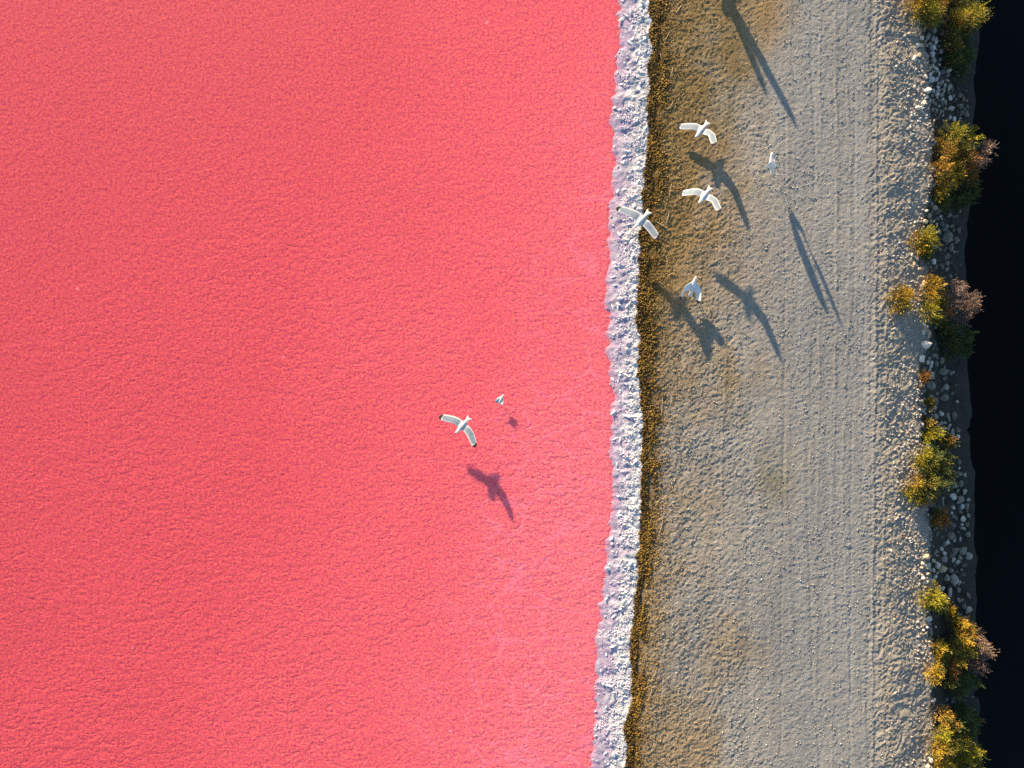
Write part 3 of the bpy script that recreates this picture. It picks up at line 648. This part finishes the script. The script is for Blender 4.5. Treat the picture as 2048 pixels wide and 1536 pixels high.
# ------------------------------------------------------------------ stones, each one where it lies
ROCKS = """1822,68,19,7,o 1842,77,8,9,w 1855,72,9,14,g 1865,62,11,11,d 1866,76,7,12,g 1872,82,9,14,w 1852,81,5,6,g 1862,86,7,6,w 1854,89,9,8,o 1834,93,10,10,w
1842,91,9,8,o 1865,96,12,12,w 1874,97,4,5,w 1880,104,9,11,g 1878,92,10,7,d 1865,110,12,12,w 1856,111,6,5,w 1829,118,8,12,w 1837,112,7,8,o 1867,121,11,10,g
1880,118,7,8,d 1866,131,10,8,o 1879,128,8,6,g 1859,137,7,7,o 1872,139,9,11,w 1865,144,6,6,o 1891,134,5,5,o 1898,141,13,11,w 1849,155,8,9,w 1860,150,8,10,w
1861,161,13,11,w 1878,148,5,12,w 1873,158,7,9,w 1896,151,9,8,d 1876,166,5,7,o 1884,165,6,7,g 1894,162,9,5,o 1890,170,6,6,w 1903,167,5,5,g 1876,173,9,6,w
1887,179,9,10,g 1898,176,11,12,g 1866,181,9,9,w 1877,181,9,8,w 1874,187,9,9,w 1853,183,14,13,w 1861,173,6,7,o 1886,188,10,9,g 1899,186,6,4,d 1853,194,8,6,w
1876,193,5,5,w 1866,190,6,7,g 1901,195,9,11,w 1920,192,10,9,d 1926,198,7,9,r 1934,201,6,6,d 1887,198,7,7,w 1893,205,7,12,g 1867,200,6,9,o 1859,201,7,8,w
1845,207,9,11,w 1833,203,5,6,w 1834,217,12,8,w 1879,212,4,6,w 1902,217,14,9,w 1917,214,12,9,d 1929,218,7,6,d 1935,214,4,9,d 1872,221,8,10,g 1923,226,8,9,d
1900,235,7,8,w 1908,238,8,9,w 1919,238,5,7,g 1886,231,5,5,w 1888,241,5,5,w 1932,228,10,12,d 1880,226,4,12,g 1890,218,6,6,o 1827,175,6,7,w 1865,243,5,8,o
1886,255,8,7,o 1895,254,6,9,o 1857,432,9,9,o 1848,444,12,8,o 1851,422,7,6,w 1867,415,12,9,o 1859,443,8,12,g 1868,442,6,5,r 1875,447,7,5,w 1886,447,11,11,d
1890,459,14,8,d 1879,459,5,5,o 1881,464,7,4,w 1893,476,20,24,d 1912,480,13,13,d 1902,494,10,18,d 1903,452,10,7,d 1917,462,9,12,d 1906,460,6,8,d 1917,422,5,9,g
1882,431,7,6,w 1885,437,4,4,w 1888,411,8,6,d 1907,433,5,7,r 1896,428,12,13,d 1870,494,18,9,g 1860,504,9,9,g 1868,523,11,11,w 1833,516,11,12,g 1828,529,7,9,o
1841,527,8,8,d 1841,538,13,8,o 1893,513,12,12,d 1896,526,13,9,d 1890,500,5,7,d 1908,504,5,5,g 1915,504,5,5,r 1829,445,5,5,w 1832,463,6,5,o 1823,510,5,8,w
1882,533,9,12,d 1845,554,20,6,o 1848,566,9,11,o 1856,643,8,8,o 1846,665,8,10,w 1856,669,9,15,o 1850,689,20,14,w 1823,691,5,7,w 1833,709,5,9,o 1843,717,11,13,w
1855,724,7,8,w 1861,728,9,14,w 1859,716,7,6,g 1858,740,6,7,w 1871,727,9,12,d 1874,716,7,5,d 1871,710,7,6,d 1871,690,5,8,d 1866,696,5,6,d 1863,751,11,13,g
1860,772,17,15,d 1892,774,13,12,g 1846,741,7,6,g 1888,758,6,6,d 1883,721,9,13,d 1885,744,20,15,d 1870,803,13,16,d 1889,796,18,14,d 1861,821,9,10,o 1871,815,7,7,w
1869,823,4,4,o 1881,827,10,10,w 1871,833,10,11,g 1850,817,6,5,w 1846,822,6,6,w 1850,827,6,6,w 1895,833,9,20,d 1908,832,8,17,d 1881,847,9,8,g 1884,858,9,10,g
1899,851,5,6,w 1904,867,8,18,g 1914,859,9,10,d 1914,873,8,8,w 1844,849,6,8,w 1853,893,10,14,w 1895,857,5,7,g 1894,867,5,6,g 1917,803,6,6,g 1889,845,4,5,w
1869,844,9,8,d 1907,889,6,7,g 1834,949,10,14,w 1843,944,4,4,w 1835,1012,14,9,w 1862,1010,16,13,d 1919,924,8,10,d 1920,937,4,7,w 1917,947,15,9,d 1928,949,6,7,g
1909,971,9,9,g 1921,967,9,12,d 1905,992,15,14,w 1930,984,10,11,g 1914,981,9,8,d 1920,1001,15,17,d 1937,1000,9,7,g 1908,1016,9,8,w 1925,1013,7,9,w 1935,1011,11,9,d
1888,1008,4,18,g 1889,997,4,6,w 1905,1026,5,5,w 1925,1038,9,12,w 1921,1024,8,7,d 1937,1031,6,9,g 1934,1021,5,7,d 1925,1049,7,4,w 1926,1056,7,7,g 1931,1058,3,8,w
1898,1041,5,5,g 1935,1049,8,9,d 1870,1056,7,6,g 1902,1074,20,11,d 1895,1085,9,9,w 1910,1081,7,7,g 1922,1079,5,9,w 1884,1098,9,8,w 1888,1106,9,8,w 1890,1112,6,4,o
1909,1104,13,14,d 1922,1100,15,14,d 1934,1111,14,13,g 1918,1115,7,11,g 1904,1118,10,10,g 1887,1119,14,11,g 1913,1124,10,10,g 1852,1112,14,9,o 1864,1120,9,8,o 1856,1129,12,8,w
1844,1127,8,9,w 1843,1135,6,5,o 1872,1129,12,13,w 1883,1138,20,14,o 1867,1140,6,8,w 1872,1111,7,4,o 1907,1157,15,24,g 1895,1157,10,14,g 1918,1165,8,11,g 1870,1154,10,8,w
1863,1161,8,6,w 1854,1148,7,6,o 1874,1146,5,4,w 1876,1177,14,9,o 1888,1178,8,10,w 1900,1184,9,17,g 1880,1187,8,7,w 1895,1196,12,9,o 1851,1173,7,6,o 1845,1156,8,9,w
1849,1165,10,6,w 1916,1180,10,11,d 1916,1200,9,11,d 1924,1200,7,7,r 1934,1190,8,12,d 1936,1068,11,10,d 1900,1138,8,8,d 1908,1222,8,7,w 1918,1229,11,8,d 1936,1220,13,14,g
1930,1237,14,12,d 1911,1240,5,13,d 1857,1237,10,8,w 1835,1243,5,5,w 1854,1254,7,6,w 1873,1255,6,4,w 1846,1260,5,4,w 1841,1267,6,5,o 1907,1402,12,12,d 1862,1520,9,10,w
1853,1531,8,8,w"""
TONE = {'w': (0.66, 0.635, 0.59), 'g': (0.42, 0.40, 0.355), 'd': (0.235, 0.225, 0.195), 'o': (0.50, 0.42, 0.30), 'r': (0.33, 0.22, 0.16)}  # yellow sun on the stone tops is put into the o tone
TWORD = {'w': 'pale', 'g': 'grey', 'd': 'dark slate', 'o': 'sun-tinted', 'r': 'reddish'}

def rock_mesh(seed):
    r = random.Random(seed); bm = bmesh.new(); bmesh.ops.create_icosphere(bm, subdivisions=4, radius=1.0)
    planes = []
    for i in range(8):
        n = Vector((r.gauss(0, 1), r.gauss(0, 1), r.gauss(0, 0.8))).normalized(); planes.append((n, r.uniform(0.48, 0.80)))
    off = Vector((r.random() * 50, r.random() * 50, r.random() * 50))
    from mathutils import noise as mn
    for v in bm.verts:
        p = v.co.copy()
        for n, d in planes:
            k = p.dot(n) - d
            if k > 0: p -= n * (k * 0.92)
        p *= 1 + 0.09 * mn.noise(p * 1.7 + off) + 0.035 * mn.noise(p * 5 + off)
        v.co = p
    mx = [max(abs(v.co[i]) for v in bm.verts) for i in range(3)]
    for v in bm.verts:
        v.co = Vector((v.co.x / mx[0], v.co.y / mx[1], v.co.z / mx[2]))
    me = bpy.data.meshes.new('rock'); bm.to_mesh(me); bm.free()
    for f in me.polygons: f.use_smooth = True
    me.materials.append(M['rock']); return me
RM = [rock_mesh(100 + i) for i in range(14)]

recs = []
for s in ROCKS.split():
    a = s.split(','); recs.append(dict(px=float(a[0]), py=float(a[1]), w=float(a[2]), h=float(a[3]), t=a[4]))
for q in recs:
    big = max(q['w'], q['h'])
    q['size'] = 'large' if big >= 14 else ('medium' if big >= 9 else 'small')
    ar = q['w'] / q['h']
    q['shape'] = 'long flat' if ar > 1.6 else ('upright long' if ar < 0.62 else '')
    best = min(LANDMARK, key=lambda L: (L[1] - q['px']) ** 2 + ((L[2] - q['py'])) ** 2)
    dx = q['px'] - best[1]; dy = q['py'] - best[2]
    q['dist'] = math.hypot(dx, dy)
    if abs(dx) > abs(dy): rel = 'to the right of' if dx > 0 else 'to the left of'
    else: rel = 'below' if dy > 0 else 'above'
    q['key'] = ' '.join(x for x in (q['size'], q['shape'], TWORD[q['t']], 'stone', rel, 'the', best[0]) if x)
from collections import defaultdict
fam = defaultdict(list)
for q in recs: fam[q['key']].append(q)
ORD = ['nearest', 'second nearest', 'third nearest', 'fourth nearest', 'fifth nearest', 'sixth nearest', 'seventh nearest', 'eighth nearest']
for k, qs in fam.items():
    qs.sort(key=lambda q: q['dist'])
    for i, q in enumerate(qs):
        q['label'] = k if len(qs) == 1 else (ORD[i] + ' ' + k if i < len(ORD) else 'farther ' + k)
for i, q in enumerate(recs):
    x, y, z = ground_at(q['px'], q['py'])
    o = bpy.data.objects.new('stone', RM[(i * 5 + int(q['px'])) % len(RM)]); col.objects.link(o)
    a = q['w'] / 200 * 1.2; b = q['h'] / 200 * 1.2; c = (a + b) / 2 * random.uniform(0.62, 0.85)
    if q['shape']: c = min(a, b) * random.uniform(0.8, 1.0)
    o.scale = (a, b, c)
    o.location = (x, y, z + c * 0.6)
    o.rotation_euler = (random.uniform(-.15, .15), random.uniform(-.15, .15), random.uniform(-.25, .25) + (math.pi if i % 2 else 0))
    t = TONE[q['t']]; k = random.uniform(0.88, 1.12)
    o.color = (t[0] * k, t[1] * k, t[2] * k, 1)
    tag(o, q['label'], 'stone', 'stones along the bank')

# ------------------------------------------------------------------ gulls
def gull(label, px, py, z, heading, right, left, roll=0, pitch=0, scale=1.0, legs=None, twist=0, both=False, tail=1.0, pale=False, name='gull', group='gulls', ground=0.0):
    """right / left wing: (arm sweep forward, arm lift, hand sweep forward, hand lift, reach) in degrees; legs: length or None"""
    rings = [(-0.235, .074 * tail, .004, .006), (-0.165, .042 * (0.5 + 0.5 * tail), .008, .006), (-0.120, .026, .018, .002), (-0.06, .040, .030, 0), (-0.01, .050, .040, 0), (0.04, .052, .042, 0),
             (0.08, .044, .038, .002), (0.112, .034, .035, .007), (0.138, .028, .029, .013), (0.165, .030, .030, .016), (0.187, .023, .024, .014), (0.202, .010, .011, .012)]
    N = 12; V = []; C = []; F = []
    WHITE = (0.74, 0.74, 0.73); GREY = WHITE if pale else (0.20, 0.25, 0.31); BLACK = (0.015, 0.015, 0.018)
    for i, (x, w, h, zc) in enumerate(rings):
        for k in range(N):
            th = R(15 + 30 * k); cy, sz = math.cos(th), math.sin(th)
            xx = x
            if i == 0: xx = x + 0.048 * (1 - abs(cy)) - 0.010 * abs(cy) + (0.010 if k % 2 else 0)   # notched, fanned tail
            V.append((xx, w * cy, zc + h * sz))
            mantle = 3 <= i <= 6 and sz > 0.2
            C.append((WHITE if pale else (0.50, 0.52, 0.55)) if mantle else WHITE)
    ri = range(3, 7)                                    # wing roots join these rings
    hole = set()
    for i in range(len(rings) - 1):
        for k in range(N):
            a, b = i * N + k, i * N + (k + 1) % N
            if 3 <= i < 6 and k in (11, 5): continue    # open sides where the wings grow out
            F.append((a, b, b + N, a + N))
    for i0, rev in ((0, True), (len(rings) - 1, False)):
        c = len(V); x, w, h, zc = rings[i0]; V.append((x + (0.006 if i0 else 0.046), 0, zc)); C.append(WHITE)
        for k in range(N):
            a, b = i0 * N + k, i0 * N + (k + 1) % N
            F.append((b, a, c) if not rev else (a, b, c))
    for side, (sA, dA, sH, dH, reach) in ((1, left), (-1, right)):
        tk, bk = (0, 11) if side == 1 else (5, 6)       # top and bottom rows at the flank
        top = [i * N + tk for i in ri]; bot = [i * N + bk for i in ri]
        def dvec(s, d): return Vector((math.sin(R(s)) * math.cos(R(d)), side * math.cos(R(s)) * math.cos(R(d)), math.sin(R(d))))
        A = dvec(sA, dA); H = dvec(sH, dH)
        P = Vector((0.008, side * 0.052, 0.012)); arm = 0.155 * reach; hand = 0.285 * reach
        st = [(P + A * arm * 0.30, A, .158, .016, 0.10), (P + A * arm * 0.65, A, .152, .014, .25), (P + A * arm, (A + H).normalized(), .144, .012, .40)]
        W = P + A * arm
        for f, c in ((.09, .144), (.18, .143), (.27, .142), (.36, .141), (.45, .138), (.54, .134), (.62, .130), (.70, .122), (.77, .114), (.84, .102), (.90, .088), (.95, .066), (1.0, .028)):
            st.append((W + H * hand * f, H, c, .009 - .005 * f, .40 + .60 * f))
        for j, (p, sp, c, th, fr) in enumerate(st):
            fx = Vector((1, 0, 0)); u = (fx - sp * fx.dot(sp)).normalized(); n = u.cross(sp) * side
            if n.z < 0 and abs(n.z) > .3: n = -n
            if twist and (side == 1 or both):
                al = R(twist) * min(1, fr * 2); u, n = u * math.cos(al) + n * math.sin(al), n * math.cos(al) - u * math.sin(al)
            nt, nb = [], []
            for q, f in enumerate((0, 0.13, 0.84, 1)):
                back = -0.62 * c + c * f
                if q == 0 and j >= 3: back -= (0.010 if j % 2 else -0.006)    # stepped flight feathers
                t = th * (0.25, 0.6, 1.0, 0.35)[q]; camber = (0, .3, .5, 0)[q] * th
                pos = p + u * back + n * camber
                nt.append(len(V)); V.append(tuple(pos + n * t * .5))
                if fr > 0.89: cl = BLACK
                elif fr > 0.85: cl = BLACK if q < 2 else WHITE
                elif q == 3 or q == 0: cl = (0.66, 0.66, 0.66)
                else: cl = GREY
                C.append(cl)
                nb.append(len(V)); V.append(tuple(pos - n * t * .5)); C.append(BLACK if fr > 0.93 else (0.66, 0.67, 0.69))
            loop0 = top + bot[::-1]; loop1 = nt + nb[::-1]
            for k in range(8):
                a, b, c2, d2 = loop0[k], loop0[(k + 1) % 8], loop1[(k + 1) % 8], loop1[k]
                F.append((a, b, c2, d2) if side == -1 else (b, a, d2, c2))
            top, bot = nt, nb
        loop = top + bot[::-1]
        F.append(tuple(loop[:4][::1]) if side == -1 else tuple(loop[:4][::-1])); F.append((loop[3], loop[4], loop[7], loop[0]) if side == 1 else (loop[0], loop[7], loop[4], loop[3]))
    me = bpy.data.meshes.new('body'); me.from_pydata(V, [], F); me.validate(); me.update()
    bm = bmesh.new(); bm.from_mesh(me); bmesh.ops.recalc_face_normals(bm, faces=bm.faces); bm.to_mesh(me); bm.free()
    at = me.attributes.new('tint', 'FLOAT_COLOR', 'POINT')
    c4 = np.ones((len(me.vertices), 4), np.float32); c4[:, :3] = np.array(C)[:len(me.vertices)]; at.data.foreach_set('color', c4.ravel())
    for f in me.polygons: f.use_smooth = True
    root = empty(name, (px2x(px, z), px2y(py, z), z))
    root.rotation_mode = 'XYZ'
    root.matrix_world = Matrix.Translation(root.location) @ Matrix.Rotation(R(heading), 4, 'Z') @ Matrix.Rotation(-R(pitch), 4, 'Y') @ Matrix.Rotation(R(roll), 4, 'X') @ Matrix.Scale(scale, 4)
    tag(root, label, 'gull', group)
    b = obj('body', me, M['feather'], root)
    sub = b.modifiers.new('smooth', 'SUBSURF'); sub.levels = 1; sub.render_levels = 1
    # bill, eyes, legs
    bm = bmesh.new(); bmesh.ops.create_cone(bm, cap_ends=True, segments=8, radius1=.0085, radius2=.0015, depth=.050)
    for v in bm.verts: v.co = Vector((v.co.z, v.co.x * 0.8, v.co.y)) + Vector((.224, 0, .010 - max(0, v.co.z) * 0.12))
    m2 = bpy.data.meshes.new('bill'); bm.to_mesh(m2); bm.free(); obj('bill', m2, M['bill'], root)
    for s in (-1, 1):
        bm = bmesh.new(); bmesh.ops.create_uvsphere(bm, u_segments=8, v_segments=6, radius=.005)
        for v in bm.verts: v.co += Vector((.178, s * .0235, .022))
        m2 = bpy.data.meshes.new('eye'); bm.to_mesh(m2); bm.free(); obj('eye', m2, M['eye'], root)
    if legs:
        for s in (-1, 1):
            bm = bmesh.new()
            def seg(p, q, r0, r1):
                d = (q - p); g = bmesh.ops.create_cone(bm, cap_ends=True, segments=6, radius1=r0, radius2=r1, depth=d.length)
                bmesh.ops.transform(bm, matrix=Matrix.Translation((p + q) / 2) @ d.to_track_quat('Z', 'Y').to_matrix().to_4x4(), verts=g['verts'])
            hip = Vector((-.02, s * .024, -.03)); kn = Vector((-.035, s * .026, -.03 - legs * .45)); an = Vector((-.015, s * .027, -.03 - legs))
            seg(hip, kn, .007, .005); seg(kn, an, .005, .004)
            for a in (-.45, 0, .45): seg(an, an + Vector((.042 * math.cos(a), .042 * math.sin(a), -.004)), .004, .002)
            seg(an, an + Vector((-.016, 0, -.003)), .003, .002)
            m2 = bpy.data.meshes.new('leg'); bm.to_mesh(m2); bm.free(); obj('leg', m2, M['leg'], root)
    return root

gull('upper of two white gulls gliding low over the stained ground, casting a broad shadow', 1403, 260, .17, 231, (26, -10, 36, -12, 1.0), (-6, 22, 46, 20, 1.0), pitch=6, twist=20)
gull('lower of two white gulls gliding over the stained ground beside the shore', 1409, 391, .43, 233, (20, -14, 40, -20, 1.0), (0, 20, 38, 20, 1.0), pitch=6, twist=20)
gull('grey-winged gull flying across the salt crust and the brown wrack strip', 1283, 440, .35, 228, (12, -4, 20, -10, 1.04), (8, 6, 12, 6, .95), scale=1.08, twist=8)
gull('gull with black wing tips flying over the pink lake', 925, 851, .16, 229, (16, -4, 28, -8, 1.03), (10, 6, 27, 6, 1.03), pitch=4, twist=16)
gull('white gull hovering over the track with wings held straight up', 1544, 326, .24, 97, (0, 84, -12, 87, 1.0), (0, 84, -12, 87, 1.0), pitch=17, roll=-20, legs=.10, tail=.4, pale=True, twist=48, both=True)
gull('gull alighting below the gliding gulls, wings half raised and feet on the ground', 1386, 572, .17, 78, (-42, 14, -76, 16, .80), (-34, 26, -72, 28, .85), pitch=24, legs=.12, tail=.6, pale=True)
gull('tiny white bird standing in the pink water above the flying gull', 1002, 798, .0, 62, (-55, 2, -82, 2, .55), (-55, 2, -82, 2, .55), pitch=8, scale=.5, legs=.16, tail=.5, pale=True)
gull('gull just beyond the top edge whose forked shadow crosses the track', 1412, -112, .24, 225, (-6, 44, 4, 50, 1.35), (0, 44, 8, 50, 1.35))

# ------------------------------------------------------------------ straws and sticks lying on the ground
TW = [(1314, 445, 1336, 459, 'reddish curved stick lying beside the gull over the wrack', .9), (1343, 368, 1338, 396, 'pale straw standing out between the shore and the lower gliding gull', .6),
      (1338, 424, 1331, 448, 'pale straw just right of the gull over the wrack', .6), (1363, 12, 1351, 28, 'yellow straw near the top edge beside the wrack', .8),
      (1339, 66, 1331, 80, 'short yellow straw below the one near the top edge', .7), (1320, 106, 1324, 121, 'short straw lying on the brown wrack near the top', .5),
      (1346, 136, 1340, 154, 'yellow straw beside the wrack above the upper gliding gull', .6), (1346, 204, 1334, 220, 'short straw left of the upper gliding gull', .6),
      (1333, 512, 1338, 536, 'bent straw above the dark shadow of the alighting gull', .5), (1303, 1038, 1295, 1060, 'pale straw beside the wrack in the lower half', .6),
      (1326, 1040, 1318, 1066, 'pale straw right of the wrack, second of a pair', .6), (1312, 1340, 1299, 1362, 'dark-tipped straw beside the wrack near the bottom', .5),
      (1304, 1378, 1297, 1398, 'straw lying upright beside the wrack near the bottom edge', .5), (1325, 790, 1322, 830, 'long pale straw along the wrack at mid height', .5),
      (1821, 700, 1824, 715, 'thin straw on the sand beside the pale pebbles', .4)]
for (x0, y0, x1, y1, lab, th) in TW:
    a = Vector(ground_at(x0, y0)); b = Vector(ground_at(x1, y1)); m = (a + b) / 2 + Vector((random.uniform(-.02, .02), random.uniform(-.02, .02), .012))
    pts = [a + Vector((0, 0, .008)), m + Vector((0, 0, .010)), b + Vector((0, 0, .012))]
    cu = []
    for i in range(9):
        t = i / 8; cu.append(pts[0] * (1 - t) ** 2 + pts[1] * 2 * t * (1 - t) + pts[2] * t * t)
    V = []; F = []
    for i, p in enumerate(cu):
        d = (cu[min(i + 1, 8)] - cu[max(i - 1, 0)]).normalized(); s = d.cross(Vector((0, 0, 1))).normalized(); u = s.cross(d)
        r = .0105 * th * (1 - .45 * i / 8)
        for k in range(5):
            q = k * 2 * math.pi / 5; w = p - a + (s * math.cos(q) + u * math.sin(q)) * r; V.append((w.x, w.y, w.z))
    for i in range(8):
        for k in range(5): F.append((i * 5 + k, i * 5 + (k + 1) % 5, i * 5 + 5 + (k + 1) % 5, i * 5 + 5 + k))
    o = obj('straw', mesh_np('straw', np.array(V), np.array(F)), M['twig']); o.location = a
    tag(o, lab, 'straw', 'straws washed up beside the wrack')
